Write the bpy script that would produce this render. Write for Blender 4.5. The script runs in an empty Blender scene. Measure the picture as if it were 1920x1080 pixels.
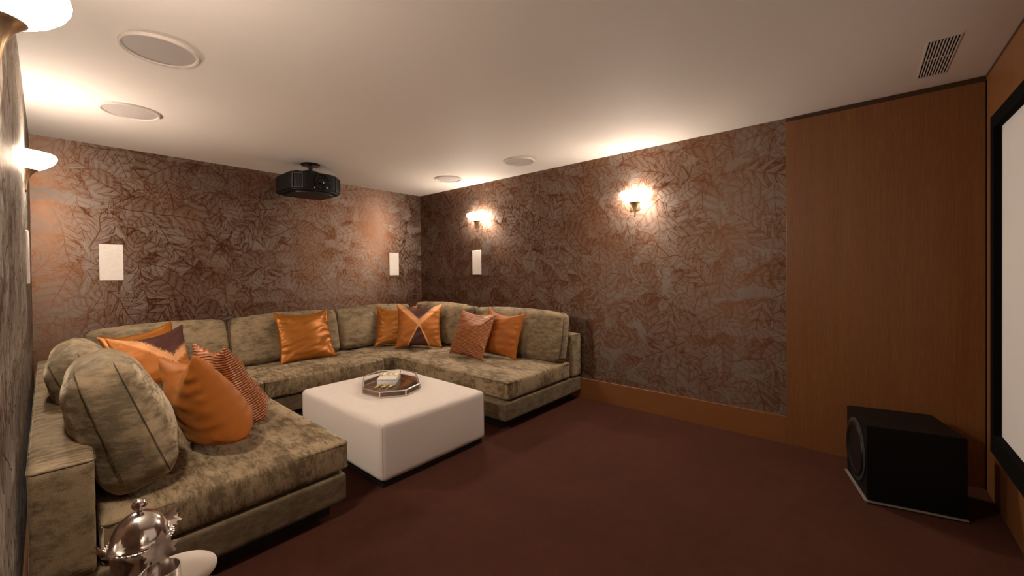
import bpy, bmesh, math, random
from math import sin, cos, pi, radians as R, sqrt
from mathutils import Vector, Matrix, noise

random.seed(7)
scene = bpy.context.scene
COL = scene.collection

# ------------------------------------------------------------------ room size
H = 2.35
XL, XR = -0.074, 3.617
YB, YF = 4.609, -0.528
WOOD_Y = 0.393            # where the oak cladding of the right wall begins
SEAT = 0.395

# ------------------------------------------------------------------ node maths
class S:
    """a float socket with operators"""
    def __init__(s, nt, sock): s.nt, s.k = nt, sock
    def _m(s, op, *a, clamp=False):
        n = s.nt.nodes.new('ShaderNodeMath'); n.operation = op; n.use_clamp = clamp
        for i, v in enumerate((s,) + a):
            if isinstance(v, S): s.nt.links.new(v.k, n.inputs[i])
            else: n.inputs[i].default_value = v
        return S(s.nt, n.outputs[0])
    def __add__(s, o): return s._m('ADD', o)
    __radd__ = __add__
    def __sub__(s, o): return s._m('SUBTRACT', o)
    def __rsub__(s, o): return (s * -1.0) + o
    def __mul__(s, o): return s._m('MULTIPLY', o)
    __rmul__ = __mul__
    def __truediv__(s, o): return s._m('DIVIDE', o)
    def sin(s): return s._m('SINE')
    def cos(s): return s._m('COSINE')
    def abs(s): return s._m('ABSOLUTE')
    def max(s, o): return s._m('MAXIMUM', o)
    def min(s, o): return s._m('MINIMUM', o)
    def pow(s, o): return s._m('POWER', o)
    def gt(s, o): return s._m('GREATER_THAN', o)
    def lt(s, o): return s._m('LESS_THAN', o)
    def fract(s): return s._m('FRACT')
    def sat(s): return s._m('ADD', 0.0, clamp=True)
    def step(s, lo, hi):
        n = s.nt.nodes.new('ShaderNodeMapRange'); n.interpolation_type = 'SMOOTHSTEP'
        s.nt.links.new(s.k, n.inputs[0])
        n.inputs[1].default_value = lo; n.inputs[2].default_value = hi
        n.inputs[3].default_value = 0; n.inputs[4].default_value = 1
        return S(s.nt, n.outputs[0])
    def mix(s, a, b):      # s as factor
        return a * (1.0 - s) + b * s if isinstance(a, S) else (b - a) * s + a if isinstance(b, S) else s * (b - a) + a

class M:
    def __init__(m, name):
        m.mat = bpy.data.materials.new(name); m.mat.use_nodes = True
        m.nt = m.mat.node_tree
        m.nt.nodes.clear()
        m.out = m.nt.nodes.new('ShaderNodeOutputMaterial')
    def node(m, t, **kw):
        n = m.nt.nodes.new(t)
        for k, v in kw.items(): setattr(n, k, v)
        return n
    def link(m, a, b): m.nt.links.new(a.k if isinstance(a, S) else a, b)
    def f(m, sock): return S(m.nt, sock)
    def pos(m): return m.node('ShaderNodeNewGeometry').outputs['Position']
    def obj(m): return m.node('ShaderNodeTexCoord').outputs['Object']
    def xyz(m, v):
        n = m.node('ShaderNodeSeparateXYZ'); m.link(v, n.inputs[0])
        return tuple(S(m.nt, o) for o in n.outputs)
    def vec(m, x, y, z=0.0):
        n = m.node('ShaderNodeCombineXYZ')
        for i, v in enumerate((x, y, z)):
            if isinstance(v, S): m.link(v, n.inputs[i])
            else: n.inputs[i].default_value = v
        return n.outputs[0]
    def scl(m, v, x, y, z):
        n = m.node('ShaderNodeVectorMath', operation='MULTIPLY')
        m.link(v, n.inputs[0]); n.inputs[1].default_value = (x, y, z)
        return n.outputs[0]
    def noise(m, v, scale=1.0, detail=3.0, rough=.5, dist=0.0):
        n = m.node('ShaderNodeTexNoise'); m.link(v, n.inputs['Vector'])
        n.inputs['Scale'].default_value = scale; n.inputs['Detail'].default_value = detail
        n.inputs['Roughness'].default_value = rough; n.inputs['Distortion'].default_value = dist
        return S(m.nt, n.outputs[0])
    def col(m, fac, a, b):
        n = m.node('ShaderNodeMix', data_type='RGBA'); 
        if isinstance(fac, S): m.link(fac, n.inputs[0])
        else: n.inputs[0].default_value = fac
        for i, c in ((6, a), (7, b)):
            if isinstance(c, tuple): n.inputs[i].default_value = (*c, 1)
            else: m.link(c, n.inputs[i])
        return n.outputs[2]
    def bump(m, h, strength, dist=.01):
        n = m.node('ShaderNodeBump'); m.link(h, n.inputs['Height'])
        n.inputs['Strength'].default_value = strength; n.inputs['Distance'].default_value = dist
        return n.outputs[0]
    def pbsdf(m, color, rough=.5, metal=0.0, normal=None, **kw):
        b = m.node('ShaderNodeBsdfPrincipled')
        if isinstance(color, tuple): b.inputs['Base Color'].default_value = (*color, 1)
        else: m.link(color, b.inputs['Base Color'])
        for nm, v in (('Roughness', rough), ('Metallic', metal)):
            if isinstance(v, S): m.link(v, b.inputs[nm])
            else: b.inputs[nm].default_value = v
        if normal is not None: m.link(normal, b.inputs['Normal'])
        for k, v in kw.items():
            k = k.replace('_', ' ')
            b.inputs[k].default_value = (*v, 1) if isinstance(v, tuple) else v
        m.link(b.outputs[0], m.out.inputs[0])
        return b

MAT = {}
def plain(name, color, rough=.5, metal=0.0, nscale=60.0, amt=.12, bump=.0, **kw):
    """solid colour with a little procedural mottling"""
    m = M(name)
    n = m.noise(m.obj(), nscale, 3)
    c = m.col(n, tuple(v * (1 - amt) for v in color), tuple(min(1, v * (1 + amt)) for v in color))
    nb = m.bump(n, bump, .002) if bump else None
    m.pbsdf(c, rough, metal, nb, **kw)
    MAT[name] = m.mat
    return m.mat

def emit(name, color, strength):
    m = M(name)
    e = m.node('ShaderNodeEmission'); e.inputs[0].default_value = (*color, 1); e.inputs[1].default_value = strength
    m.link(e.outputs[0], m.out.inputs[0]); MAT[name] = m.mat

# --- wallpaper: overlapping printed leaves, copper ink on a satin taupe ground
def wallpaper():
    m = M('wallpaper')
    x, y, z = m.xyz(m.pos())
    s = x - y
    wob = m.noise(m.vec(s, z), 5.0, 2)
    wob2 = m.noise(m.vec(s + 7.3, z), 5.0, 2)
    s = s + (wob - .5) * .07; t = z + (wob2 - .5) * .07
    hatch = m.noise(m.scl(m.vec(s, t), 60, 60, 1), 1.0, 3, .6)

    def layer(size, off, kind, stretch=1.0):
        p = m.vec((s + off) * (1 / size), (t + off * 1.7) * (1 / (size * stretch)))
        v = m.node('ShaderNodeTexVoronoi', voronoi_dimensions='2D', feature='F1')
        m.link(p, v.inputs['Vector']); v.inputs['Scale'].default_value = 1.0
        v.inputs['Randomness'].default_value = .7
        px, py, _ = m.xyz(p)
        qx, qy, _ = m.xyz(v.outputs['Position'])
        cr, cg, cb = m.xyz(v.outputs['Color'])
        a = cr * (2 * pi)
        dx, dy = px - qx, py - qy
        ca, sa = a.cos(), a.sin()
        u = dx * ca + dy * sa
        w = dy * ca - dx * sa
        w = w + (u * u - .2) * (cb - .5) * .5                # curved midrib
        aw = w.abs()
        if kind == 'broad':
            A, B = .66, .34
            un = u * (1 / A)
            e = (1.0 - un * un).max(0.0)
            hw = e.pow(.72) * (un * .30 + .88) * B
            hw = hw + (u * 30.0 + cg * 9).sin() * e * .016
            d = hw - aw                                       # >0 inside
            inside = d.gt(0.0)
            ph = ((u - aw * .66) * 5.0 + hatch * .16 + wob * 1.2).fract()
            vein = (ph - .5).abs().step(.075, .0)
            rib = aw.step(.016, .003)
            edge = d.step(.022, .0)
            valley = (ph - .5).abs().step(.5, .05)            # soft pleat beside each vein
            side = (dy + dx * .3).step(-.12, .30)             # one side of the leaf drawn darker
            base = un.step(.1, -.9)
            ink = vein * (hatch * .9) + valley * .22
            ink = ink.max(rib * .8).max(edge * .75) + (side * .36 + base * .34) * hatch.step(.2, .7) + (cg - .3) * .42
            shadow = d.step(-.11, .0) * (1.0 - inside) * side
        else:                                                  # frond of narrow leaflets
            A, B = .72, .30
            e = (1.0 - (u / A) * (u / A)).max(0.0)
            hw = e.pow(.6) * B
            ph = ((u - aw * 1.0) * 4.6 + cg).fract()
            leaflet = (ph - .5).abs()
            wd = (1.0 - aw / (hw + .001)).max(0.0).pow(.6) * .40
            d = wd - leaflet
            inside = d.gt(0.0) * (hw - aw).gt(0.0)
            rib = aw.step(.016, .003) * e.gt(.01)
            inside = inside.max(rib.gt(.4))
            core = leaflet.step(.035, .0)
            edge = d.step(.07, .0)
            low = (ph - .5).step(-.05, .3)
            ink = (core * .5).max(edge * .8).max(rib * .9) + low * .30 * hatch.step(.25, .7) + cg * .25
            shadow = d.step(-.12, .0) * (hw + .05 - aw).gt(0.0) * (1.0 - inside)
        return ink.sat(), inside, shadow

    ink = hatch.step(.55, .8) * .08
    tot = ink
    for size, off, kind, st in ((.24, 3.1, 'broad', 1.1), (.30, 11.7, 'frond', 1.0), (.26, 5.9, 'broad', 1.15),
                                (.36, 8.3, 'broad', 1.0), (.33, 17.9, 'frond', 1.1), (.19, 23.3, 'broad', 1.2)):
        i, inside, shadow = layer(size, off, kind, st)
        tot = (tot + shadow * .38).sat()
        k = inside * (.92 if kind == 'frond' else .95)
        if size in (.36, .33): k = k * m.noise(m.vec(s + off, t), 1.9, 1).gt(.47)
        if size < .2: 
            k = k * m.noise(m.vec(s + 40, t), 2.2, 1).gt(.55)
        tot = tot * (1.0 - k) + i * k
    tot = tot.sat()
    fine = m.noise(m.scl(m.pos(), 420, 420, 90), 1.0, 2)
    d = m.node('ShaderNodeBsdfDiffuse')
    g = m.node('ShaderNodeBsdfAnisotropic', distribution='GGX')
    base = m.col(tot, (.060, .0395, .0290), (.024, .0105, .0062))
    cloud = m.noise(m.vec(s * 1.0, z * .7), 1.3, 3, .5, .4).step(.48, .72)
    base = m.col(cloud * .55, base, (.066, .0265, .0130))
    m.link(base, d.inputs[0])
    sheen = m.col(tot, (.66, .55, .48), (.85, .36, .16))
    sheen = m.col(cloud * .75, sheen, (.58, .28, .15))
    m.link(tot.mix(.56, .38), g.inputs['Roughness'])
    m.link(tot.mix(.15, .52), g.inputs['Anisotropy'])
    tg = m.node('ShaderNodeTangent', direction_type='RADIAL', axis='Z')
    m.link(tg.outputs[0], g.inputs['Tangent']); g.inputs['Rotation'].default_value = 0.0
    nb = m.bump(fine + tot * -.6, .12, .002)
    m.link(nb, d.inputs['Normal']); m.link(nb, g.inputs['Normal'])
    mx = m.node('ShaderNodeMixShader')
    lw = m.node('ShaderNodeLayerWeight'); lw.inputs['Blend'].default_value = .5
    graze = m.f(lw.outputs['Facing']).pow(3.5) * .55
    m.link((tot.mix(.30, .12) + graze).sat(), mx.inputs[0])
    m.link(m.col((graze * 3.0).sat(), sheen, m.col(tot, (.60, .54, .48), (.30, .23, .18))), g.inputs['Color'])
    m.link(d.outputs[0], mx.inputs[1]); m.link(g.outputs[0], mx.inputs[2])
    m.link(mx.outputs[0], m.out.inputs[0])
    MAT['wallpaper'] = m.mat
wallpaper()

def wood(name, vertical=True, base=(.34, .142, .044), dark=(.155, .058, .017)):
    m = M(name)
    x, y, z = m.xyz(m.pos())
    s = x - y
    if vertical: v = m.vec(s * 90, z * 1.6); v2 = m.vec(s * 9, z * .35); v3 = m.vec(s * 260, z * 9)
    else:        v = m.vec(s * 1.6, z * 90); v2 = m.vec(s * .35, z * 9); v3 = m.vec(s * 9, z * 260)
    g = m.noise(v, 1.0, 5, .65); b = m.noise(v2, 1.0, 3, .5, .6); p = m.noise(v3, 1.0, 2, .6)
    fac = (g * .55 + b * .35 + p.step(.45, .8) * .35 - .1).sat()
    c = m.col(fac, dark, base)
    m.pbsdf(c, .42, 0, m.bump(g + p * .5, .08, .002), Specular_IOR_Level=.4)
    MAT[name] = m.mat
wood('oak_panel'); wood('oak_board', False, (.31, .122, .039), (.20, .075, .022))
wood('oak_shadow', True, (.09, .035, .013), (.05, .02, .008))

def carpet():
    m = M('carpet')
    p = m.pos()
    big = m.noise(p, 2.3, 4, .6, .5); mid = m.noise(p, 13, 3, .6); fine = m.noise(p, 420, 2, .7)
    sp = m.noise(p, 160, 2, .7)
    f = (big * .55 + mid * .35 + (fine - .5) * .5 + (sp - .5) * .5 - .0).sat()
    c = m.col(f, (.020, .0058, .0030), (.090, .0268, .0138))
    m.pbsdf(c, .95, 0, m.bump(fine + sp, .5, .006), Specular_IOR_Level=.15, Sheen_Weight=.12, Sheen_Roughness=.5, Sheen_Tint=(.7, .3, .22))
    MAT['carpet'] = m.mat
carpet()

def ceiling_mat():
    m = M('ceiling_paint')
    n = m.noise(m.pos(), 30, 3)
    m.pbsdf(m.col(n, (.895, .822, .755), (.91, .838, .77)), .75, 0, m.bump(m.noise(m.pos(), 300, 2), .03, .002), Specular_IOR_Level=.3)
    MAT['ceiling_paint'] = m.mat
ceiling_mat()

def chenille(name, light, dark, sx, sy, sz, lo=.42, hi=.60, mixb=.5):
    """crushed chenille velvet: short streaks of pile pushed two ways, over a woven grain"""
    m = M(name)
    p = m.pos()
    a = m.noise(m.scl(p, sx, sy, sz), 1.0, 6, .70, .15)
    a2 = m.noise(m.scl(p, sx * 2.6, sy * 2.6, sz * 2.6), 1.0, 3, .65)
    b = m.noise(p, 4.5, 3, .55, .4)
    w = m.noise(m.scl(p, 330, 330, 230), 1.0, 2, .7)
    h = a * .68 + a2 * .32 + (b - .5) * mixb
    f = (h.step(lo, hi) + (w - .5) * .75).sat()
    c = m.col(f, dark, light)
    pb = m.pbsdf(c, .72, 0, m.bump(w + a * .5, .45, .004), Specular_IOR_Level=.25, Sheen_Roughness=.32,
            Sheen_Tint=(.95, .78, .56))
    m.link(f * .95 + .12, pb.inputs['Sheen Weight'])
    MAT[name] = m.mat
LT, DK = (.320, .232, .134), (.122, .082, .042)
chenille('chenille_seat', LT, DK, 34, 10, 16, .37, .60)
chenille('chenille_seam', (.10, .074, .044), (.05, .036, .02), 30, 30, 30)
chenille('chenille_block', LT, DK, 9, 36, 14, .36, .60, .35)
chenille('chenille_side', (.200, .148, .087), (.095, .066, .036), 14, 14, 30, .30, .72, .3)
chenille('chenille_cushion', LT, (.120, .088, .050), 11, 11, 34, .30, .66, .6)

def cushion_plain(name, base, rough=.6, metal=0.0, amt=.25, **kw):
    m = M(name)
    p = m.obj()
    n = m.noise(p, 9, 3, .5); w = m.noise(m.scl(p, 500, 500, 500), 1.0, 2)
    c = m.col(n * .6 + w * .4, tuple(v * (1 - amt) for v in base), tuple(v * (1 + amt) for v in base))
    m.pbsdf(c, rough, metal, m.bump(n * 3 + w * .3, .10, .006), **kw)
    MAT[name] = m.mat
cushion_plain('rust_fabric', (.36, .104, .012), .62, 0, .12, Specular_IOR_Level=.3, Sheen_Weight=.15, Sheen_Tint=(1, .55, .2))
cushion_plain('amber_satin', (.34, .112, .011), .44, .40, .08, Specular_IOR_Level=.4)

def cross_fabric(name, cx, cy, low=2.0):
    m = M(name)
    x, y, z = m.xyz(m.obj())
    n = m.noise(m.obj(), 150, 3, .7); n2 = m.noise(m.obj(), 6, 2)
    ax = (x - cx).abs(); yy = y - cy
    up = yy.gt(0.0)
    d = up * (yy - ax) + (1.0 - up) * (yy * -1.0 - ax * low)      # >0 in the dark wedges
    dark = d.gt(0.0)
    band = (up * .045 + .03)
    st = ((d + .012) / band)
    fade = (1.0 - (st - .35).abs() * 1.15).max(0.0)
    glit = (n + fade * .42 - .62).step(0.0, .10) * fade.step(.0, .25)
    solid = (d + .006).abs().step(.016, .004)
    c = m.col(dark, (.37, .118, .016), (.072, .024, .017))
    c = m.col(solid * .4, c, (.70, .27, .07))
    c = m.col(glit * .8, c, (.74, .35, .15))
    m.pbsdf(c, .55, .2, m.bump(n2, .1, .01), Specular_IOR_Level=.3)
    MAT[name] = m.mat
cross_fabric('cross_fabric', 0, .0); cross_fabric('cross_fabric_offset', .115, -.085)

def woven():
    m = M('woven_fabric')
    x, y, z = m.xyz(m.obj())
    wv = m.noise(m.obj(), 12, 2)
    rows = (y * 75.0 + wv * .3).fract()
    ridge = (rows - .5).abs() * 2.0
    dash = ((x * 120.0) + (y * 75.0 + wv * .3)._m('FLOOR') * .5).fract()
    gl = (ridge.lt(.42)) * dash.step(.25, .45) * dash.step(1.0, .8)
    n = m.noise(m.obj(), 40, 3)
    c = m.col(ridge, (.40, .125, .034), (.20, .050, .012))
    c = m.col(gl * n.step(.35, .6) * .7, c, (.80, .43, .22))  # pale pinkish dashes: glints of light painted into the weave colour
    m.pbsdf(c, .45, .12, m.bump(ridge * -1.0 + gl * .4, .7, .006), Specular_IOR_Level=.5)
    MAT['woven_fabric'] = m.mat
woven()

def linen():
    m = M('ottoman_linen')
    p = m.obj()
    a = m.noise(m.scl(p, 25, 25, 420), 1.0, 2); b = m.noise(m.scl(p, 300, 300, 300), 1.0, 2)
    c = m.col(a * .6 + b * .4, (.66, .57, .505), (.78, .70, .63))
    m.pbsdf(c, .75, 0, m.bump(a + b, .12, .003), Specular_IOR_Level=.25, Sheen_Weight=.15)
    MAT['ottoman_linen'] = m.mat
linen()

def marble():
    m = M('white_marble')
    n = m.noise(m.obj(), 14, 4, .6, 1.5)
    v = (n - .5).abs().step(.012, .0)
    m.pbsdf(m.col(v, (.82, .80, .78), (.25, .23, .22)), .25)
    MAT['white_marble'] = m.mat
marble()

plain('brass', (.50, .34, .20), .34, 1.0, 30, .08)
plain('dark_bronze', (.06, .04, .03), .4, .6)
plain('panel_white', (.78, .70, .63), .55)
plain('grille_white', (.55, .49, .46), .7, 0, 900, .35, .2)
plain('black_plastic', (.007, .0065, .006), .42, Specular_IOR_Level=.35)
plain('black_gloss', (.006, .006, .006), .12)
plain('black_matte', (.005, .005, .005), .75, Specular_IOR_Level=.15)
plain('charcoal_plastic', (.0055, .0052, .0048), .5, Specular_IOR_Level=.22)
plain('bezel_grey', (.045, .042, .038), .45, .2)
plain('lens_glass', (.004, .004, .008), .03)
plain('screen_cloth', (.80, .77, .75), .9, 0, 500, .02)
plain('black_velvet', (.0035, .0033, .0032), .95, Specular_IOR_Level=.08)
plain('sub_black', (.0035, .0033, .0032), .5, Specular_IOR_Level=.22)
plain('steel_edge', (.30, .27, .25), .45, .2)
plain('vent_paint', (.80, .73, .66), .7)
plain('void_black', (.0015, .0015, .0015), .9, Specular_IOR_Level=.05)
plain('plinth_black', (.010, .009, .008), .7)
plain('silver', (.80, .76, .72), .15, 1.0, 20, .05)
plain('frame_silver', (.88, .82, .76), .38, 1.0, 20, .05)
plain('tray_mirror', (.16, .115, .085), .08, .9, 20, .05)
plain('gold', (.75, .50, .18), .3, 1.0)
plain('table_wood', (.06, .03, .018), .4)
emit('opal_glow', (1.0, .865, .72), 135.0)
emit('opal_glow_inside', (1.0, .865, .72), 24.0)
emit('led_blue', (.1, .4, 1.0), 6.0)
emit('led_red', (1.0, .02, .05), 6.0)
def glass():
    m = M('clear_glass')
    m.pbsdf((.97, .95, .93), .02, 0, None, Transmission_Weight=1.0, IOR=1.25)
    MAT['clear_glass'] = m.mat
glass()

# ------------------------------------------------------------------ object helpers
def link_mesh(name, verts, faces, mat, parent=None, smooth=True, loc=None, matrix=None):
    me = bpy.data.meshes.new(name)
    me.from_pydata([tuple(v) for v in verts], [], faces); me.validate(); me.update()
    bm = bmesh.new(); bm.from_mesh(me); bmesh.ops.recalc_face_normals(bm, faces=bm.faces); bm.to_mesh(me); bm.free()
    o = bpy.data.objects.new(name, me); COL.objects.link(o)
    me.materials.append(MAT[mat])
    if smooth:
        for p in me.polygons: p.use_smooth = True
        me.set_sharp_from_angle(angle=R(40))
    if parent: o.parent = parent
    if loc: o.location = loc
    if matrix is not None: o.matrix_basis = matrix
    return o

def bm_obj(name, bm, mat, parent=None, smooth=True, loc=None, matrix=None, sharp=40):
    bmesh.ops.recalc_face_normals(bm, faces=bm.faces)
    me = bpy.data.meshes.new(name); bm.to_mesh(me); bm.free()
    o = bpy.data.objects.new(name, me); COL.objects.link(o)
    me.materials.append(MAT[mat])
    if smooth:
        for p in me.polygons: p.use_smooth = True
        me.set_sharp_from_angle(angle=R(sharp))
    if parent: o.parent = parent
    if loc: o.location = loc
    if matrix is not None: o.matrix_basis = matrix
    return o

def tag(o, label, cat, group=None):
    o['label'] = label; o['category'] = cat
    if group: o['group'] = group
    return o
def thing(name, label, cat, loc=(0, 0, 0), rz=0.0, group=None):
    o = bpy.data.objects.new(name, None); COL.objects.link(o)
    o.empty_display_size = .1
    o.location = loc; o.rotation_euler = (0, 0, rz)
    return tag(o, label, cat, group)
def struct(o): o['kind'] = 'structure'; return o

def add_box(bm, x0, x1, y0, y1, z0, z1):
    vs = [bm.verts.new((x, y, z)) for x in (x0, x1) for y in (y0, y1) for z in (z0, z1)]
    for f in ((0, 1, 3, 2), (4, 6, 7, 5), (0, 4, 5, 1), (2, 3, 7, 6), (0, 2, 6, 4), (1, 5, 7, 3)):
        bm.faces.new([vs[i] for i in f])
    return vs
def box(name, x0, x1, y0, y1, z0, z1, mat, parent=None, bevel=0.0, seg=2):
    bm = bmesh.new(); add_box(bm, x0, x1, y0, y1, z0, z1)
    if bevel: bmesh.ops.bevel(bm, geom=list(bm.edges), offset=bevel, segments=seg, profile=.5, affect='EDGES')
    return bm_obj(name, bm, mat, parent)

def lathe_data(prof, n=40, a0=0.0, a1=2 * pi, cap=True):
    full = abs(a1 - a0 - 2 * pi) < 1e-6
    k = n if full else n + 1
    vs, fs = [], []
    for i in range(k):
        a = a0 + (a1 - a0) * i / n
        for r, z in prof: vs.append((r * cos(a), r * sin(a), z))
    P = len(prof)
    for i in range(n):
        j = (i + 1) % k
        for q in range(P - 1): fs.append((i * P + q, j * P + q, j * P + q + 1, i * P + q + 1))
    if full and cap:
        if prof[0][0] > 1e-4: fs.append(tuple(i * P for i in range(k)))
        if prof[-1][0] > 1e-4: fs.append(tuple(i * P + P - 1 for i in range(k)))
    return vs, fs
def lathe(name, prof, mat, parent=None, n=40, loc=None, matrix=None, a0=0.0, a1=2 * pi, cap=True):
    vs, fs = lathe_data(prof, n, a0, a1, cap)
    bm = bmesh.new()
    bv = [bm.verts.new(v) for v in vs]
    for f in fs:
        try: bm.faces.new([bv[i] for i in f])
        except ValueError: pass
    bmesh.ops.remove_doubles(bm, verts=bm.verts, dist=1e-5)
    return bm_obj(name, bm, mat, parent, loc=loc, matrix=matrix)

def tube_bm(bm, pts, r, n=6, closed=False):
    pts = [Vector(p) for p in pts]; N = len(pts); rings = []
    for i, p in enumerate(pts):
        a = pts[(i - 1) % N] if (i or closed) else pts[0]
        b = pts[(i + 1) % N] if (i < N - 1 or closed) else pts[-1]
        t = (b - a).normalized()
        up = Vector((0, 0, 1)) if abs(t.z) < .9 else Vector((1, 0, 0))
        s = t.cross(up).normalized(); u = s.cross(t)
        rr = r[i] if isinstance(r, (list, tuple)) else r
        rings.append([bm.verts.new(p + (s * cos(2 * pi * k / n) + u * sin(2 * pi * k / n)) * rr) for k in range(n)])
    for i in range(N if closed else N - 1):
        A, B = rings[i], rings[(i + 1) % N]
        for k in range(n): bm.faces.new((A[k], A[(k + 1) % n], B[(k + 1) % n], B[k]))
    if not closed:
        bm.faces.new(rings[0]); bm.faces.new(rings[-1])
def prism_bm(bm, poly, z0, z1):
    a = [bm.verts.new((x, y, z0)) for x, y in poly]; b = [bm.verts.new((x, y, z1)) for x, y in poly]
    bm.faces.new(a); bm.faces.new(b)
    for i in range(len(poly)):
        j = (i + 1) % len(poly); bm.faces.new((a[i], a[j], b[j], b[i]))

def frame_mat(c, yaw, lean, roll=0.0):
    """local X right, Y up, Z out of the face; yaw 0 faces -Y of the room"""
    n = Vector((sin(yaw), -cos(yaw), 0)); r = Vector((cos(yaw), sin(yaw), 0)); u = Vector((0, 0, 1))
    n2 = n * cos(lean) + u * sin(lean); u2 = u * cos(lean) - n * sin(lean)
    r3 = r * cos(roll) + u2 * sin(roll); u3 = u2 * cos(roll) - r * sin(roll)
    return Matrix(((r3.x, u3.x, n2.x, c[0]), (r3.y, u3.y, n2.y, c[1]), (r3.z, u3.z, n2.z, c[2]), (0, 0, 0, 1)))

# ------------------------------------------------------------------ soft shapes
def soft_box_verts(w, d, h, r, n, bulge, wr, seed, sag=0.0):
    """rounded, slightly puffed box centred on the origin"""
    bm = bmesh.new()
    bmesh.ops.create_cube(bm, size=2.0)
    bmesh.ops.subdivide_edges(bm, edges=list(bm.edges), cuts=n, use_grid_fill=True)
    hx, hy, hz = w / 2, d / 2, h / 2
    off = Vector((seed * 3.7, seed * 1.3, seed * 7.1))
    for v in bm.verts:
        a, b, c = v.co
        # pull the grid toward the edges so the rounding is well sampled
        g = lambda q: math.copysign(abs(q) ** .72, q)
        p = Vector((g(a) * hx, g(b) * hy, g(c) * hz))
        inn = Vector((max(-hx + r, min(hx - r, p.x)), max(-hy + r, min(hy - r, p.y)), max(-hz + r, min(hz - r, p.z))))
        dd = p - inn
        if dd.length > 1e-6: p = inn + dd.normalized() * r
        ex, ey, ez = (1 - min(1, abs(p.x / hx)) ** 2.2), (1 - min(1, abs(p.y / hy)) ** 2.2), (1 - min(1, abs(p.z / hz)) ** 2.2)
        p.x += math.copysign(bulge[0] * ey * ez, p.x) * (abs(p.x) / hx) ** 2
        p.y += math.copysign(bulge[1] * ex * ez, p.y) * (abs(p.y) / hy) ** 2
        p.z += math.copysign(bulge[2] * ex * ey, p.z) * (abs(p.z) / hz) ** 2
        if wr:
            q = p + off
            p += dd.normalized() * 0 if dd.length < 1e-6 else dd.normalized() * 0
            nv = noise.noise(q * 5.5) * .6 + noise.noise(Vector((q.x * 14, q.y * 14, q.z * 22))) * .4
            dirn = Vector((p.x / hx ** 2, p.y / hy ** 2, p.z / hz ** 2)).normalized()
            p += dirn * nv * wr
        v.co = p
    return bm

def loop_box(w, d, z, r, seg=6):
    pts = []
    for cx, cy, a in ((w / 2 - r, d / 2 - r, 0), (-w / 2 + r, d / 2 - r, pi / 2), (-w / 2 + r, -d / 2 + r, pi), (w / 2 - r, -d / 2 + r, 1.5 * pi)):
        for k in range(seg + 1):
            t = a + pi / 2 * k / seg
            pts.append((cx + r * cos(t), cy + r * sin(t), z))
    return pts

def pillow_bm(s, th, seed, pinch=.05, wr=.010, n=44, dent=0.0, ex=.52, ears=.035, fold=0.0, boxy=False):
    bm = bmesh.new()
    off = Vector((seed * 5.1, seed * 2.3, 0))
    def pt(i, j, side):
        a, b = 2 * i / n - 1, 2 * j / n - 1
        a = math.copysign(abs(a) ** .85, a); b = math.copysign(abs(b) ** .85, b)
        er = 1 + ears * (abs(a) * abs(b)) ** 5
        hx = s / 2 * (1 - pinch * (1 - b * b) * abs(a) ** 2 * 1.6) * er
        hy = s / 2 * (1 - pinch * (1 - a * a) * abs(b) ** 2 * 1.6) * er
        x, y = a * hx, b * hy
        if dent and b > 0: y -= dent * (1 - min(1, abs(a) * 1.1) ** 2) * b * b
        e = max(0, (1 - a * a) * (1 - b * b))
        if boxy:
            e2 = max(0, 1 - abs(a) ** 2.6) ** .42 * (max(0, 1 - abs(b) ** 7) ** .5 if b < 0 else max(0, 1 - b ** 2.4) ** .55)
            z = th / 2 * e2 * (1 - .28 * b)
        else: z = th / 2 * e ** ex * (1 - .16 * b)
        q = Vector((x, y, side * .2)) + off
        k = min(1, e * 4)
        z += wr * k * (noise.noise(q * 6) + .6 * noise.noise(Vector((q.x * 8 + q.y * 6, q.y * 24 - q.x * 8, q.z))))
        # gathers that fan in from the corners and side seams
        cor = (abs(a) * abs(b)) ** 1.6
        ang = math.atan2(1 - abs(b), 1 - abs(a) + 1e-6)
        z += wr * .8 * cor * sin(ang * 9 + seed + noise.noise(q * 5) * 3) * k
        z += wr * .55 * max(0, abs(a) - .55) * 2 * sin(y * 95 + seed + 3 * noise.noise(q * 8)) * k
        # karate-chop fold down from the middle of the top edge
        z -= fold * max(0, b) ** 1.5 * math.exp(-(a / .22) ** 2) * k
        zc = wr * 1.2 * noise.noise(Vector((a * 1.6 + off.x, b * 1.6 + off.y, 3.3)))    # the seam itself wanders a little
        return (x, y, side * z + zc)
    front = [[bm.verts.new(pt(i, j, 1)) for j in range(n + 1)] for i in range(n + 1)]
    back = [[front[i][j] if i in (0, n) or j in (0, n) else bm.verts.new(pt(i, j, -1)) for j in range(n + 1)] for i in range(n + 1)]
    for i in range(n):
        for j in range(n):
            bm.faces.new((front[i][j], front[i + 1][j], front[i + 1][j + 1], front[i][j + 1]))
            bm.faces.new((back[i][j], back[i][j + 1], back[i + 1][j + 1], back[i + 1][j]))
    return bm

# ================================================================== THE ROOM
T = .08
def quad_wall(name, x0, x1, y0, y1, z0, z1, mat): return struct(box(name, x0, x1, y0, y1, z0, z1, mat))
quad_wall('floor', XL - T, XR + T, YF - T, YB + T, -T, 0, 'carpet')
quad_wall('ceiling', XL - T, XR + T, YF - T, YB + T, H, H + T, 'ceiling_paint')
quad_wall('wall_back', XL - T, XR + T, YB, YB + T, 0, H, 'wallpaper')
quad_wall('wall_left', XL - T, XL, YF, YB, 0, H, 'wallpaper')
quad_wall('wall_right', XR, XR + T, YF, YB, 0, H, 'wallpaper')
quad_wall('wall_front', XL - T, XR + T, YF - T, YF, 0, H, 'oak_panel')
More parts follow.
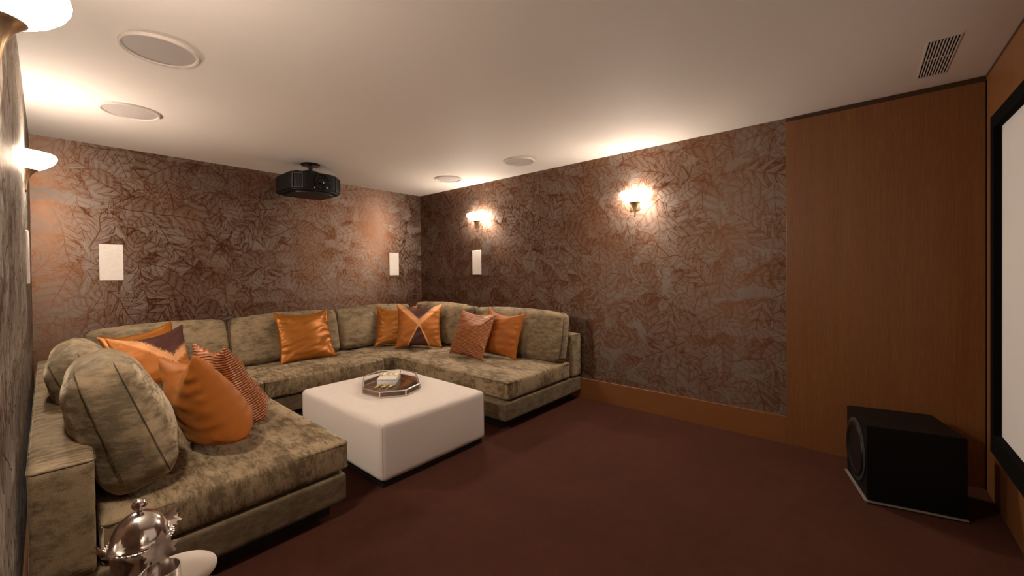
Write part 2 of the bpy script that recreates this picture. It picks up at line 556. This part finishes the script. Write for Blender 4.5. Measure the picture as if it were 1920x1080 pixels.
# oak cladding on the right wall beside the screen, with a shadow gap under the ceiling
CL = .014
trim_bm = bmesh.new(); add_box(trim_bm, XR - CL, XR, YF, WOOD_Y, 0, H - .032)
bmesh.ops.bevel(trim_bm, geom=[e for e in trim_bm.edges], offset=.0015, segments=1, affect='EDGES')
struct(bm_obj('trim_1', trim_bm, 'oak_panel'))
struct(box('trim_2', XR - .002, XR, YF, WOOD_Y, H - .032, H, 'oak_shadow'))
struct(box('trim_3', XR - CL - .004, XR - CL, YF, YF + .004, 0, H - .032, 'void_black'))
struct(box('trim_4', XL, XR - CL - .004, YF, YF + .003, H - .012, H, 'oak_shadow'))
# skirting boards
struct(box('baseboard_right', XR - .014, XR, WOOD_Y, YB, 0, .198, 'oak_board', bevel=.0015, seg=1))
struct(box('baseboard_left', XL, XL + .014, YF, YB, 0, .198, 'oak_board', bevel=.0015, seg=1))
struct(box('baseboard_back', XL + .014, XR - .014, YB - .014, YB, 0, .198, 'oak_board', bevel=.0015, seg=1))

# ================================================================== WALL SCONCES
LAMP = 0.6
def sconce(loc, side, label):
    """half-round uplighter; side +1 stands on the left wall, -1 on the right wall"""
    t = thing('wall_sconce', label, 'wall lamp', loc, 0.0 if side > 0 else pi, 'opal uplighters on the wallpaper')
    a0, a1 = -pi / 2, pi / 2
    shade = [(.052, .128), (.072, .140), (.098, .157), (.119, .178), (.129, .197), (.130, .208), (.127, .217), (.120, .222),
             (.114, .219), (.119, .210), (.117, .200), (.106, .184), (.084, .166), (.050, .148), (.0, .142)]
    sh = lathe('glass_shade', shade, 'opal_glow', t, 28, a0=a0, a1=a1)
    sh.data.materials.append(MAT['opal_glow_inside'])
    for pl in sh.data.polygons:            # the inside of the bowl glows less than the outside
        cz = sum((sh.data.vertices[i].co.z for i in pl.vertices)) / len(pl.vertices)
        rr = sum((sh.data.vertices[i].co.xy.length for i in pl.vertices)) / len(pl.vertices)
        if pl.normal.z > .15 and rr < .1285: pl.material_index = 1
    cone = [(.0, .012), (.007, .012), (.0085, .028), (.012, .05), (.018, .078), (.029, .103), (.044, .121), (.054, .129), (.056, .133), (.052, .136), (.0, .136)]
    lathe('brass_cone', cone, 'brass', t, 28, a0=a0, a1=a1)
    lathe('finial', [(.0, -.004), (.004, -.002), (.006, .004), (.007, .012), (.0, .0125)], 'dark_bronze', t, 16, a0=a0, a1=a1)
    box('back_plate', 0.0, .004, -.045, .045, .05, .15, 'brass', t, .002)
    L = bpy.data.lights.new('bulb', 'POINT'); L.energy = LAMP; L.color = (1.0, .84, .69); L.shadow_soft_size = .035
    lo = bpy.data.objects.new('bulb', L); COL.objects.link(lo); lo.parent = t; lo.location = (.060, 0, .195)
    return t
sconce((XL, 1.50, 1.755), 1, 'brass and opal glass sconce nearest the camera, at the top left edge')
sconce((XL, 3.49, 1.755), 1, 'brass and opal glass sconce on the left wall beside the back corner')
sconce((XR, 3.49, 1.765), -1, 'brass and opal glass sconce on the right wall above the white wall speaker')
sconce((XR, 1.506, 1.755), -1, 'brass and opal glass sconce midway along the right wall, over bare wallpaper')

# ================================================================== WALL SPEAKERS
def wall_speaker(x0, x1, y0, y1, label):
    c = ((x0 + x1) / 2, (y0 + y1) / 2, 1.2338)
    t = thing('wall_speaker', label, 'speaker', c, 0, 'white flush speakers on the walls')
    dx, dy = (x1 - x0) / 2, (y1 - y0) / 2
    box('frame', -dx, dx, -dy, dy, 0, .30, 'panel_white', t, .0015, 1)
    k = .004
    if dx < dy:
        s = 1 if c[0] < 1 else -1
        box('grille', (dx - .001) if s > 0 else -dx - .0015, dx + .0015 if s > 0 else -dx + .001, -dy + k, dy - k, k, .30 - k, 'panel_white', t)
    else:
        box('grille', -dx + k, dx - k, -dy - .0015, -dy + .001, k, .30 - k, 'panel_white', t)
wall_speaker(.296, .444, YB - .010, YB, 'white rectangular speaker on the back wall above the left sofa arm')
wall_speaker(3.082, 3.230, YB - .010, YB, 'white rectangular speaker on the back wall near the far right corner')
wall_speaker(XR - .010, XR, 3.427, 3.575, 'white rectangular speaker on the right wall under a sconce')
wall_speaker(XL, XL + .010, 3.427, 3.575, 'white speaker seen edge-on on the left wall under a sconce')

# ================================================================== CEILING SPEAKERS
def ceiling_speaker(x, y, label):
    t = thing('ceiling_speaker', label, 'speaker', (x, y, H), 0, 'round speakers in the ceiling')
    lathe('trim_ring', [(.139, -.001), (.141, -.012), (.146, -.0145), (.1505, -.0135), (.1525, -.010), (.1527, -.0), (.139, -.0)], 'panel_white', t, 64, cap=False)
    lathe('grille', [(.0, -.0055), (.1, -.0055), (.1405, -.0050), (.1405, -.0005), (.0, -.0005)], 'grille_white', t, 64)
ceiling_speaker(.384, 2.462, 'large round ceiling speaker nearest the camera, upper left')
ceiling_speaker(.388, 3.515, 'round ceiling speaker washed out by the glow of the left sconce')
ceiling_speaker(3.164, 3.506, 'round ceiling speaker closest to the far right corner')
ceiling_speaker(3.150, 2.461, 'round ceiling speaker by the right wall, between its two sconces')

# ================================================================== CEILING VENT
v = thing('ceiling_vent', 'slotted air vent in the ceiling beside the oak cladding', 'vent', (2.884, -.350, H))
box('dark_backing', 0, .503, 0, .107, -.0004, 0, 'void_black', v)  # flat black sheet painting the shade inside the recessed slots
NS = 10; pitch = .107 / NS
for i in range(NS + 1):
    w = .0052
    box('slat', -.004, .507, i * pitch - w / 2, i * pitch + w / 2, -.0016, 0, 'vent_paint', v)
box('divider', .236, .244, 0, .107, -.0013, 0, 'vent_paint', v)
for xx in (-.012, .503): box('end_frame', xx, xx + .012, -.0025, .1095, -.0016, 0, 'vent_paint', v)

# ================================================================== SCREEN
fx1, fz0, fz1 = 3.118, .369, 1.993
fx0 = .43
scr = thing('projector_screen', 'white projection screen in a wide black velvet frame on the front oak wall', 'screen', ((fx0 + fx1) / 2, YF, fz0))
cxs = (fx0 + fx1) / 2; hw = (fx1 - fx0) / 2; hh = fz1 - fz0; bw = .062; bb = .095
box('screen_fabric', -hw + .02, hw - .02, .022, .034, .02, hh - .02, 'screen_cloth', scr)
bm = bmesh.new()
add_box(bm, -hw, hw, 0.0, .060, 0, bb); add_box(bm, -hw, hw, 0.0, .060, hh - bw, hh)
add_box(bm, -hw, -hw + bw, 0.0, .060, bb, hh - bw); add_box(bm, hw - bw, hw, 0.0, .060, bb, hh - bw)
bm_obj('frame', bm, 'black_velvet', scr, smooth=False)
box('corner_bracket', hw - .02, hw + .022, 0.0, .045, .003, .10, 'black_matte', scr, .003)

# ================================================================== PROJECTOR
p = thing('ceiling_projector', 'black home cinema projector hanging from the ceiling by the back wall', 'projector', (1.765, 3.985, H))
bm = bmesh.new()
SP = 1.06
poly = [(x_ * SP, y_) for x_, y_ in [(-.235, .20), (-.235, -.115), (-.215, -.165), (-.150, -.225), (-.08, -.238), (.08, -.238), (.150, -.225), (.215, -.165), (.235, -.115), (.235, .20), (.20, .225), (-.20, .225)]]
prism_bm(bm, poly, -.302, -.132)
bmesh.ops.bevel(bm, geom=list(bm.edges), offset=.014, segments=3, affect='EDGES')
body = bm_obj('body', bm, 'charcoal_plastic', p)
bm = bmesh.new(); prism_bm(bm, [(x * .80, y * .80 ) for x, y in poly], -.318, -.297)
bmesh.ops.bevel(bm, geom=list(bm.edges), offset=.008, segments=2, affect='EDGES')
bm_obj('under_tray', bm, 'black_plastic', p)
# intake vents on the two angled front corners
for s in (-1, 1):
    a, b = Vector((s * .2165 * SP, -.160, 0)), Vector((s * .1495 * SP, -.2225, 0))
    d = (b - a).normalized(); nrm = Vector((d.y, -d.x, 0)); nrm = nrm if nrm.y < 0 else -nrm
    Lg = (b - a).length
    mtx = Matrix(((d.x, 0, nrm.x, a.x), (d.y, 0, nrm.y, a.y), (0, 1, 0, -.287), (0, 0, 0, 1)))
    bm = bmesh.new()
    add_box(bm, 0, .007, 0, .138, -.004, .007); add_box(bm, Lg - .007, Lg, 0, .138, -.004, .007)
    add_box(bm, .007, Lg - .007, 0, .007, -.004, .007); add_box(bm, .007, Lg - .007, .131, .138, -.004, .007)
    vf = bm_obj('vent_frame', bm, 'bezel_grey', p, matrix=mtx)
    bm = bmesh.new(); add_box(bm, .007, Lg - .007, .007, .131, -.004, .0015)
    bm_obj('vent_opening', bm, 'void_black', vf)
    bm = bmesh.new()
    for k in range(4): 
        xx = .007 + (Lg - .014) * (k + .5) / 4.0
        add_box(bm, xx - .0022, xx + .0022, .007, .131, .001, .004)
    bm_obj('vent_fins', bm, 'black_plastic', vf)
toY = Matrix.Rotation(pi / 2, 4, 'X')          # lathe axis to -Y (front)
def on_front(x, z, y): return Matrix.Translation((x, y, z)) @ toY
lathe('lens_ring', [(.046, 0), (.074, .0), (.077, .010), (.074, .020), (.065, .022), (.056, .012), (.050, .004), (.046, 0)], 'black_gloss', p, 40, matrix=on_front(.012, -.212, -.232), cap=False)
lathe('lens_barrel', [(.0, .002), (.056, .002), (.056, .011), (.047, .014), (.038, .006), (.0, .006)], 'black_plastic', p, 40, matrix=on_front(.012, -.212, -.234))
lathe('lens', [(.0, .020), (.014, .018), (.026, .014), (.035, .007), (.037, .004), (.0, .004)], 'lens_glass', p, 32, matrix=on_front(.012, -.212, -.236))
lathe('status_light', [(.0, .003), (.003, .002), (.004, 0), (.0, 0)], 'led_red', p, 12, matrix=on_front(-.058, -.274, -.2385))
lathe('power_light', [(.0, .004), (.004, .003), (.005, 0), (.0, 0)], 'led_blue', p, 12, matrix=Matrix.Translation((-.175, -.172, -.1320)))
for fx, fy in ((-.17, -.12), (.17, -.12), (-.17, .16), (.17, .16)):
    lathe('foot', [(.0, .0), (.028, .0), (.026, .012), (.018, .020), (.0, .021)], 'black_plastic', p, 20, loc=(fx, fy, -.135))
lathe('mount_disc', [(.0, 0), (.090, 0), (.092, -.006), (.086, -.014), (.03, -.018), (.0, -.018)], 'black_gloss', p, 40, loc=(.02, .02, 0))
lathe('mount_pole', [(.0, -.016), (.019, -.016), (.019, -.07), (.0, -.07)], 'black_plastic', p, 20, loc=(.02, .02, 0))
bm = bmesh.new()
add_box(bm, -.055, .055, -.04, .04, -.090, -.066)
bmesh.ops.bevel(bm, geom=list(bm.edges), offset=.006, segments=2, affect='EDGES')
for ex, ey in ((-.14, -.11), (.14, -.11), (-.14, .13), (.14, .13)):
    tube_bm(bm, [(ex * .25, ey * .25, -.078), (ex * .7, ey * .7, -.098), (ex, ey, -.125), (ex, ey, -.136)], .008, 8)
bm_obj('mount_bracket', bm, 'black_plastic', p, loc=(.02, .02, 0))

# ================================================================== SUBWOOFER
ang = math.atan2(.078, .333)
sw = thing('subwoofer', 'black box subwoofer on the carpet in front of the oak cladding', 'subwoofer', (2.975, -.025, 0), ang)
# local x runs along the driver face, local -y runs away from it
W, D, HH = .385, .375, .42
bm = bmesh.new(); add_box(bm, 0, W, -D, 0, .018, HH)
bmesh.ops.bevel(bm, geom=list(bm.edges), offset=.004, segments=2, affect='EDGES')
bm_obj('cabinet', bm, 'sub_black', sw)
bm = bmesh.new(); add_box(bm, -.006, W + .006, -D - .002, .010, .010, .017)
bm_obj('base_plate', bm, 'steel_edge', sw, smooth=False)
for fx, fy in ((.04, -.04), (W - .04, -.04), (.04, -D + .04), (W - .04, -D + .04)):
    lathe('foot', [(.0, 0), (.018, 0), (.020, .012), (.0, .012)], 'black_plastic', sw, 16, loc=(fx, fy, 0))
dm = Matrix.Translation((W / 2, .0, .225)) @ Matrix.Rotation(-pi / 2, 4, 'X')
lathe('driver_ring', [(.150, 0), (.172, 0), (.173, .004), (.168, .007), (.152, .006)], 'bezel_grey', sw, 56, matrix=dm, cap=False)
lathe('cone_surround', [(.118, .004), (.128, .012), (.140, .015), (.150, .012), (.154, .004), (.154, 0), (.118, 0)], 'black_plastic', sw, 56, matrix=dm, cap=False)
lathe('driver_cone', [(.0, .0035), (.03, .004), (.045, .002), (.06, .001), (.120, .006), (.120, .0005), (.0, .0005)], 'black_plastic', sw, 48, matrix=dm)

# ================================================================== SOFA
sofa = thing('sectional_sofa', 'large U-shaped sectional sofa in crushed olive-taupe chenille along three walls', 'sofa', (1.77, 3.3, 0))
SO = Vector((1.77, 3.3, 0))
def sbox(name, x0, x1, y0, y1, z0, z1, mat, r=.03, n=12, bulge=(0, 0, 0), wr=.0, seed=1, parent=None):
    bm = soft_box_verts(x1 - x0, y1 - y0, z1 - z0, r, n, bulge, wr, seed)
    c = Vector(((x0 + x1) / 2, (y0 + y1) / 2, (z0 + z1) / 2)) - SO
    return bm_obj(name, bm, mat, parent or sofa, loc=c, sharp=60)
LX0, LX1, LY = -.056, 1.056, 1.99
RX0, RX1, RY = 2.425, 3.595, 2.055
BY0, BY1 = 3.625, 4.585
# recessed plinth on the floor
for a in ((LX0 + .05, LX1 - .06, LY + .08, BY1 - .03), (RX0 + .06, RX1 - .05, RY + .08, BY1 - .03), (LX1 - .06, RX0 + .06, BY0 + .06, BY1 - .03)):
    box('plinth', a[0] - SO.x, a[1] - SO.x, a[2] - SO.y, a[3] - SO.y, 0, .085, 'plinth_black', sofa)
# upholstered base
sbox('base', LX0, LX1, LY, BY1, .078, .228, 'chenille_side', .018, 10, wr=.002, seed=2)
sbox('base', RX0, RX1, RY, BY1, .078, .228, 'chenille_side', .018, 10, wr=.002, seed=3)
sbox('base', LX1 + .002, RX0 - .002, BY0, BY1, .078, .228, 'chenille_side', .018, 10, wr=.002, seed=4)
# low back blocks along the walls
def loop_path(w, d, r):
    base = [Vector(p) for p in loop_box(w, d, 0, r, 8)]; out = []
    for i, p0 in enumerate(base):
        q = base[(i + 1) % len(base)]; k = max(1, int((q - p0).length / .03))
        out += [tuple(p0.lerp(q, j / k)) for j in range(k)]
    return out
def seam(parent, w, d, z, r=.0024, rc=.03):
    bm = bmesh.new(); tube_bm(bm, loop_box(w, d, z, rc), r, 5, True)
    return bm_obj('seam', bm, 'chenille_seam', parent)
def block(x0, x1, y0, y1, z1, seed, mat='chenille_block'):
    o = sbox('back_block', x0, x1, y0, y1, .232, z1, mat, .022, 14, (0, 0, .006), .003, seed)
    seam(o, x1 - x0 - .006, y1 - y0 - .006, (z1 - .232) / 2 - .012, rc=.02)
block(LX0, .112, LY - .012, BY1, .640, 5); block(RX1 - .170, RX1, RY - .005, BY1, .652, 6)
block(.116, RX1 - .174, BY1 - .15, BY1, .645, 7)
# seat cushions
def seat(x0, x1, y0, y1, seed):
    o = sbox('seat_cushion', x0, x1, y0, y1, .234, SEAT - .004, 'chenille_seat', .024, 18, (.012, .012, .018), .004, seed)
    hgt = SEAT - .004 - .234
    seam(o, x1 - x0 + .002, y1 - y0 + .002, hgt / 2 - .018)
    seam(o, x1 - x0 + .002, y1 - y0 + .002, -hgt / 2 + .018)
seat(.120, LX1 + .018, LY + .012, 3.585, 11)
seat(.120, 1.200, 3.592, 4.430, 12)
seat(1.206, 2.335, 3.590, 4.430, 13)
seat(2.341, 3.418, 3.655, 4.430, 14)
seat(RX0 + .045, 3.418, RY + .012, 3.648, 15)
# loose back cushions
def back_cushion(c, yaw, lean, w, h, t, seed, bul=.05, roll=0.0, mat='chenille_cushion', wr=.010, r=.045, eb=.012):
    bm = soft_box_verts(w, h, t, r, 20, (eb, .014, bul), wr, seed)
    for v in bm.verts:       # slump: fuller below, softer above
        k = v.co.y / h
        v.co.z *= 1.0 - .22 * k
        v.co.y -= .018 * (1 - min(1, (2 * v.co.x / w) ** 2)) * max(0, k) * 1.5 * -1
        sx = 2 * abs(v.co.x) / w
        v.co.z += .006 * sin(v.co.y * 95 + seed) * max(0, sx - .72) * 3
    m = frame_mat((c[0] - SO.x, c[1] - SO.y, c[2]), yaw, lean, roll)
    o = bm_obj('back_cushion', bm, mat, sofa, matrix=m, sharp=70)
    for zz in (-.30, .30):
        bm = bmesh.new()
        tube_bm(bm, [(x * (1 + (eb * 1.5 / w) * (1 - (2 * y / h) ** 2)), y, t * zz * (1 - .22 * y / h)) for x, y, _ in loop_path(w + .006, h + .012, r + .01)], .0022, 5, True)
        bm_obj('piping', bm, 'chenille_seam', o)
    return o
back_cushion((.212, 2.43, .662), R(88), R(18), .66, .52, .21, 21, .06, R(-2), wr=.013, r=.07, eb=.03)
back_cushion((.172, 3.10, .650), R(86), R(25), .60, .51, .20, 22, .05, R(3), wr=.013, r=.07, eb=.03)
back_cushion((.190, 3.66, .600), R(88), R(14), .48, .41, .14, 23, .03)
back_cushion((.66, 4.365, .622), R(0), R(13), .93, .45, .15, 24, .025)
back_cushion((1.685, 4.365, .628), R(0), R(13), 1.04, .45, .15, 25, .025)
back_cushion((2.71, 4.345, .632), R(-3), R(13), .96, .45, .15, 26, .035)
back_cushion((3.325, 3.80, .640), R(-92), R(12), 1.12, .46, .16, 27, .045)
back_cushion((3.325, 2.65, .632), R(-90), R(12), 1.15, .46, .17, 28, .04)

# ================================================================== THROW PILLOWS
def pillow(name, mat, label, c, yaw, lean, s, th, seed, roll=0, group='throw pillows on the sectional sofa', **kw):
    bm = pillow_bm(s, th, seed, **kw)
    o = bm_obj(name, bm, mat, None, matrix=frame_mat(c, R(yaw), R(lean), R(roll)), sharp=120)
    return tag(o, label, 'cushion', group)
pillow('throw_pillow', 'rust_fabric', 'plain rust orange pillow leaning on the big near-left back cushion',
       (.516, 2.427, .664), 101, 23, .475, .22, 31, -9, dent=.05, fold=.02, ears=0.0, boxy=True)
pillow('throw_pillow', 'woven_fabric', 'ribbed copper woven pillow on the left seat, behind the plain rust one',
       (.715, 2.769, .645), 97, 22, .49, .19, 32, -3, dent=.04, fold=.02, ears=0.0, boxy=True)
pillow('throw_pillow', 'cross_fabric_offset', 'brown and amber pillow with a glittering diagonal stripe in the left corner',
       (.540, 3.955, .645), -4, 33, .46, .13, 33, 8, dent=.045)
pillow('throw_pillow', 'amber_satin', 'amber satin pillow mostly hidden behind the brown striped one in the left corner',
       (.515, 4.135, .655), -3, 31, .45, .09, 34, 11, dent=.03)
pillow('throw_pillow', 'amber_satin', 'shiny amber satin pillow alone in the middle of the back row',
       (1.768, 4.145, .648), -6, 27, .52, .15, 35, 0, dent=.03, pinch=.03, wr=.016)
pillow('throw_pillow', 'amber_satin', 'dark amber satin pillow half hidden behind the crossed one in the right corner',
       (2.792, 4.042, .645), -42, 24, .48, .12, 36, 0, dent=.03, wr=.015)
pillow('throw_pillow', 'cross_fabric', 'amber pillow with a glittering cross and brown wedges in the right corner',
       (2.902, 3.752, .655), -38, 23, .52, .15, 37, -1.7, dent=.02, pinch=.065, wr=.013)
pillow('throw_pillow', 'woven_fabric', 'ribbed copper woven pillow on the right seat, in front of a rust one',
       (2.912, 2.903, .637), -88, 25, .465, .15, 38, -2.0, pinch=.03, dent=.01)
pillow('throw_pillow', 'rust_fabric', 'plain rust orange pillow on the right seat, behind the ribbed one',
       (3.092, 2.660, .651), -84, 16, .455, .16, 39, -5, dent=.035)

# ================================================================== OTTOMAN
ot = thing('ottoman', 'square off-white upholstered ottoman in the middle of the sectional', 'ottoman', (1.75, 2.605, 0))
ow, od = .885, 1.10
bm = soft_box_verts(ow, od, .355, .032, 20, (.006, .006, .012), .0015, 41)
seat_o = bm_obj('upholstered_top', bm, 'ottoman_linen', ot, loc=(0, 0, .035 + .1775), sharp=60)
box('plinth', -ow / 2 + .02, ow / 2 - .02, -od / 2 + .02, od / 2 - .02, 0, .045, 'plinth_black', ot)
for sx in (-1, 1):
    bm = bmesh.new(); tube_bm(bm, [(sx * (ow / 2 - .006), y, .163) for y in [-.52 + 1.04 * k / 20 for k in range(21)]], .0016, 5)
    bm_obj('seam', bm, 'ottoman_linen', seat_o)
    for sy in (-1, 1):
        bm = bmesh.new(); tube_bm(bm, [(sx * (ow / 2 - .008), sy * (od / 2 - .008), z) for z in (-.16, -.05, .06, .15)], .0018, 5)
        bm_obj('corner_seam', bm, 'ottoman_linen', seat_o)

# ================================================================== TRAY WITH MARBLE BOX
TZ = .0 + .035 + .355 + .0125
tr = thing('octagonal_tray', 'octagonal clear glass tray with silver edges and dark mirror base on the ottoman', 'tray', (1.795, 2.678, TZ), R(58))
OCT = [(.167, .207), (.315, .089), (.315, -.089), (.167, -.207), (-.167, -.207), (-.315, -.089), (-.315, .089), (-.167, .207)]
TH = .040
bm = bmesh.new(); prism_bm(bm, [(x * .99, y * .99) for x, y in OCT], .0015, .005)
bm_obj('mirror_base', bm, 'tray_mirror', tr, smooth=False)
bm = bmesh.new()
tube_bm(bm, [(x, y, .003) for x, y in OCT], .0042, 8, True)
tube_bm(bm, [(x, y, TH) for x, y in OCT], .0042, 8, True)
for x, y in OCT: tube_bm(bm, [(x, y, .002), (x, y, TH + .001)], .0046, 8)
bm_obj('silver_frame', bm, 'frame_silver', tr)
for i in range(8):
    (x0, y0), (x1, y1) = OCT[i], OCT[(i + 1) % 8]
    d = Vector((x1 - x0, y1 - y0)).normalized(); nn = Vector((-d.y, d.x)) * .0012
    bm = bmesh.new()
    prism_bm(bm, [(x0 + nn.x, y0 + nn.y), (x1 + nn.x, y1 + nn.y), (x1 - nn.x, y1 - nn.y), (x0 - nn.x, y0 - nn.y)], .006, TH - .003)
    bm_obj('glass_pane', bm, 'clear_glass', tr, smooth=False)
BZ = TZ + .0055
bx = thing('marble_box', 'white marble box with dark veins standing inside the octagonal tray', 'box', (1.835, 2.765, BZ), R(-45))
box('body', -.072, .072, -.105, .105, 0, .030, 'white_marble', bx, .002)
box('lid', -.073, .073, -.106, .106, .031, .046, 'white_marble', bx, .003)
def twig(loc, label, rz, seed):
    t = thing('gold_ornament', label, 'ornament', loc, rz, 'little gold ornaments by the marble box')
    rnd = random.Random(seed); bm = bmesh.new()
    pts = [(0, -.036 + .012 * k, .003 + .0018 * (k % 2)) for k in range(7)]
    pts = [(.006 * sin(k * 1.7 + seed), p_[1], p_[2]) for k, p_ in enumerate(pts)]
    tube_bm(bm, pts, .0022, 6)
    bm_obj('stem', bm, 'gold', t)
    for k in range(6):
        s = 1 if k % 2 else -1; y = -.028 + .011 * k
        bm = bmesh.new(); tube_bm(bm, [(0, y, .004), (s * .010, y + .004, .006), (s * .017, y + .009, .0045)], [.0014, .0038, .0012], 6)
        bm_obj('leaf', bm, 'gold', t)
dirx, diry = Vector((cos(R(-45)), sin(R(-45)))), Vector((cos(R(45)), sin(R(45))))
for k, nm in enumerate(('left', 'middle', 'right')):
    q = Vector((1.835, 2.765)) + dirx * (-.052 + .052 * k) + diry * .02
    twig((q.x, q.y, BZ + .0465), f'{nm} gold leaf sprig lying on the marble box lid', R(-45), k)
    q = Vector((1.835, 2.765)) + dirx * (-.055 + .05 * k) - diry * .155
    twig((q.x, q.y, BZ), f'{nm} gold leaf sprig lying on the tray in front of the marble box', R(-60), k + 5)

# ================================================================== SERVING PIECES (near left corner)
tbz = .42
st = thing('side_table', 'small dark round side table beside the near end of the sofa', 'table', (.185, 1.245, 0))
lathe('table_top', [(.0, tbz - .022), (.165, tbz - .022), (.170, tbz - .014), (.170, tbz - .006), (.165, tbz), (.0, tbz)], 'table_wood', st, 48)
lathe('pedestal', [(.0, .014), (.03, .014), (.022, .05), (.018, .2), (.022, .37), (.04, tbz - .022), (.0, tbz - .022)], 'table_wood', st, 28)
lathe('foot', [(.0, 0), (.13, 0), (.132, .008), (.10, .014), (.0, .016)], 'table_wood', st, 40)

def maple(s, wx=1.0):
    """outline of a maple-like leaf, stem at the origin, tip at +Y"""
    half = [(0, 0), (.10, .10), (.34, .02), (.30, .17), (.62, .22), (.50, .36), (.72, .52), (.40, .56), (.36, .74), (.22, .70), (.14, .88), (0, 1.05)]
    pts = [(x * s * wx, y * s) for x, y in half] + [(-x * s * wx, y * s) for x, y in half[-2:0:-1]]
    return pts
def leaf_mesh(name, s, parent, matrix, th=.0022, curl=.0, mat='silver', wx=1.0):
    bm = bmesh.new(); pts = maple(s, wx)
    def zc(x, y): return curl * ((y / s) ** 2) - curl * .8 * (x / s) ** 2
    c0 = bm.verts.new((0, s * .45, zc(0, s * .45) + th)); c1 = bm.verts.new((0, s * .45, zc(0, s * .45) - th * .2))
    a = [bm.verts.new((x, y, zc(x, y) + th / 2)) for x, y in pts]; b = [bm.verts.new((x, y, zc(x, y) - th / 2)) for x, y in pts]
    for i in range(len(pts)):
        j = (i + 1) % len(pts)
        bm.faces.new((a[i], a[j], c0)); bm.faces.new((b[j], b[i], c1)); bm.faces.new((a[i], b[i], b[j], a[j]))
    return bm_obj(name, bm, mat, parent, matrix=matrix, sharp=30)

pot = thing('serving_dish', 'silver footed dish with domed lid, ball knob and leaf handles, near left corner', 'dish', (.150, 1.335, tbz))
z0 = .0
lathe('bowl', [(.0, .0), (.034, .0), (.036, .006), (.022, .014), (.018, .05), (.021, .085), (.034, .105), (.048, .118), (.055, .140), (.058, .165), (.060, .180),
               (.066, .187), (.068, .190), (.062, .191), (.056, .186), (.054, .165), (.045, .125), (.0, .112)], 'silver', pot, 56)
bm = bmesh.new()
for k in range(40):
    a = 2 * pi * k / 40
    bmesh.ops.create_uvsphere(bm, u_segments=8, v_segments=6, radius=.0036, matrix=Matrix.Translation((.067 * cos(a), .067 * sin(a), .190)))
bm_obj('beaded_rim', bm, 'silver', pot)
lid = lathe('lid', [(.060, .190), (.062, .193), (.059, .196), (.0580, .203), (.0545, .219), (.047, .235), (.036, .248), (.023, .2565), (.010, .2605), (.0, .261)], 'silver', pot, 56, cap=False)
lathe('knob', [(.0, .259), (.007, .259), (.0055, .264), (.006, .267), (.0115, .270), (.0150, .276), (.0155, .281), (.0130, .288), (.008, .2925), (.0, .294)], 'silver', lid, 28)
for s, aa in ((-1, R(205)), (1, R(25))):
    mm = Matrix.Translation((.058 * cos(aa), .058 * sin(aa), .188)) @ Matrix.Rotation(aa - pi / 2, 4, 'Z') @ Matrix.Rotation(R(38), 4, 'X')
    leaf_mesh('leaf_handle', .050, pot, mm, .003, .014)

cs = thing('chamberstick', 'silver footed plate with a ring and an upright leaf handle, front left', 'candle holder', (.190, 1.165, tbz))
PZ = .165
lathe('plate', [(.0, .0), (.045, .0), (.046, .005), (.020, .015), (.014, .07), (.018, PZ - .02), (.050, PZ - .004), (.074, PZ - .0025), (.081, PZ - .001), (.082, PZ + .0005), (.074, PZ - .0005),
                (.050, PZ - .002), (.0, PZ - .002)], 'silver', cs, 64)
lathe('ring', [(.034, PZ - .002), (.036, PZ - .002), (.036, PZ + .020), (.034, PZ + .020), (.034, PZ - .002)], 'silver', cs, 48, loc=(-.022, .012, 0), cap=False)
mm = Matrix.Translation((-.020, .038, PZ + .020)) @ Matrix.Rotation(R(4), 4, 'Z') @ Matrix.Rotation(R(101), 4, 'X')
leaf_mesh('leaf_handle', .080, cs, mm, .0025, .0, wx=.62)

# ================================================================== LIGHT, CAMERA
w = bpy.data.worlds.new('world'); scene.world = w; w.use_nodes = True
bg = w.node_tree.nodes['Background']; bg.inputs[0].default_value = (.02, .016, .014, 1); bg.inputs[1].default_value = .2

cam = bpy.data.cameras.new('camera'); co = bpy.data.objects.new('camera', cam); COL.objects.link(co)
yaw, pitch, roll, fpx, pcx, pcy, ch = .828135681, -.00933747903, -.0114761046, 760.467865, 914.852207, 515.395406, 1.27578291
fw = Vector((sin(yaw), cos(yaw), 0)); rt = Vector((cos(yaw), -sin(yaw), 0)); up = Vector((0, 0, 1))
f2 = fw * cos(pitch) + up * sin(pitch); u2 = up * cos(pitch) - fw * sin(pitch)
r3 = rt * cos(roll) + u2 * sin(roll); u3 = u2 * cos(roll) - rt * sin(roll)
co.matrix_world = Matrix(((r3.x, u3.x, -f2.x, 0), (r3.y, u3.y, -f2.y, 0), (r3.z, u3.z, -f2.z, ch), (0, 0, 0, 1)))
cam.sensor_fit = 'HORIZONTAL'; cam.sensor_width = 36.0; cam.lens = fpx * 36 / 1920
cam.shift_x = (960 - pcx) / 1920; cam.shift_y = (pcy - 540) / 1920
cam.clip_start = .01
scene.camera = co
vs = scene.view_settings
scene.display_settings.display_device = 'sRGB'
vs.view_transform = 'Standard'; vs.look = 'None'; vs.gamma = 1.0; vs.use_curve_mapping = False
vs.exposure = 0.7
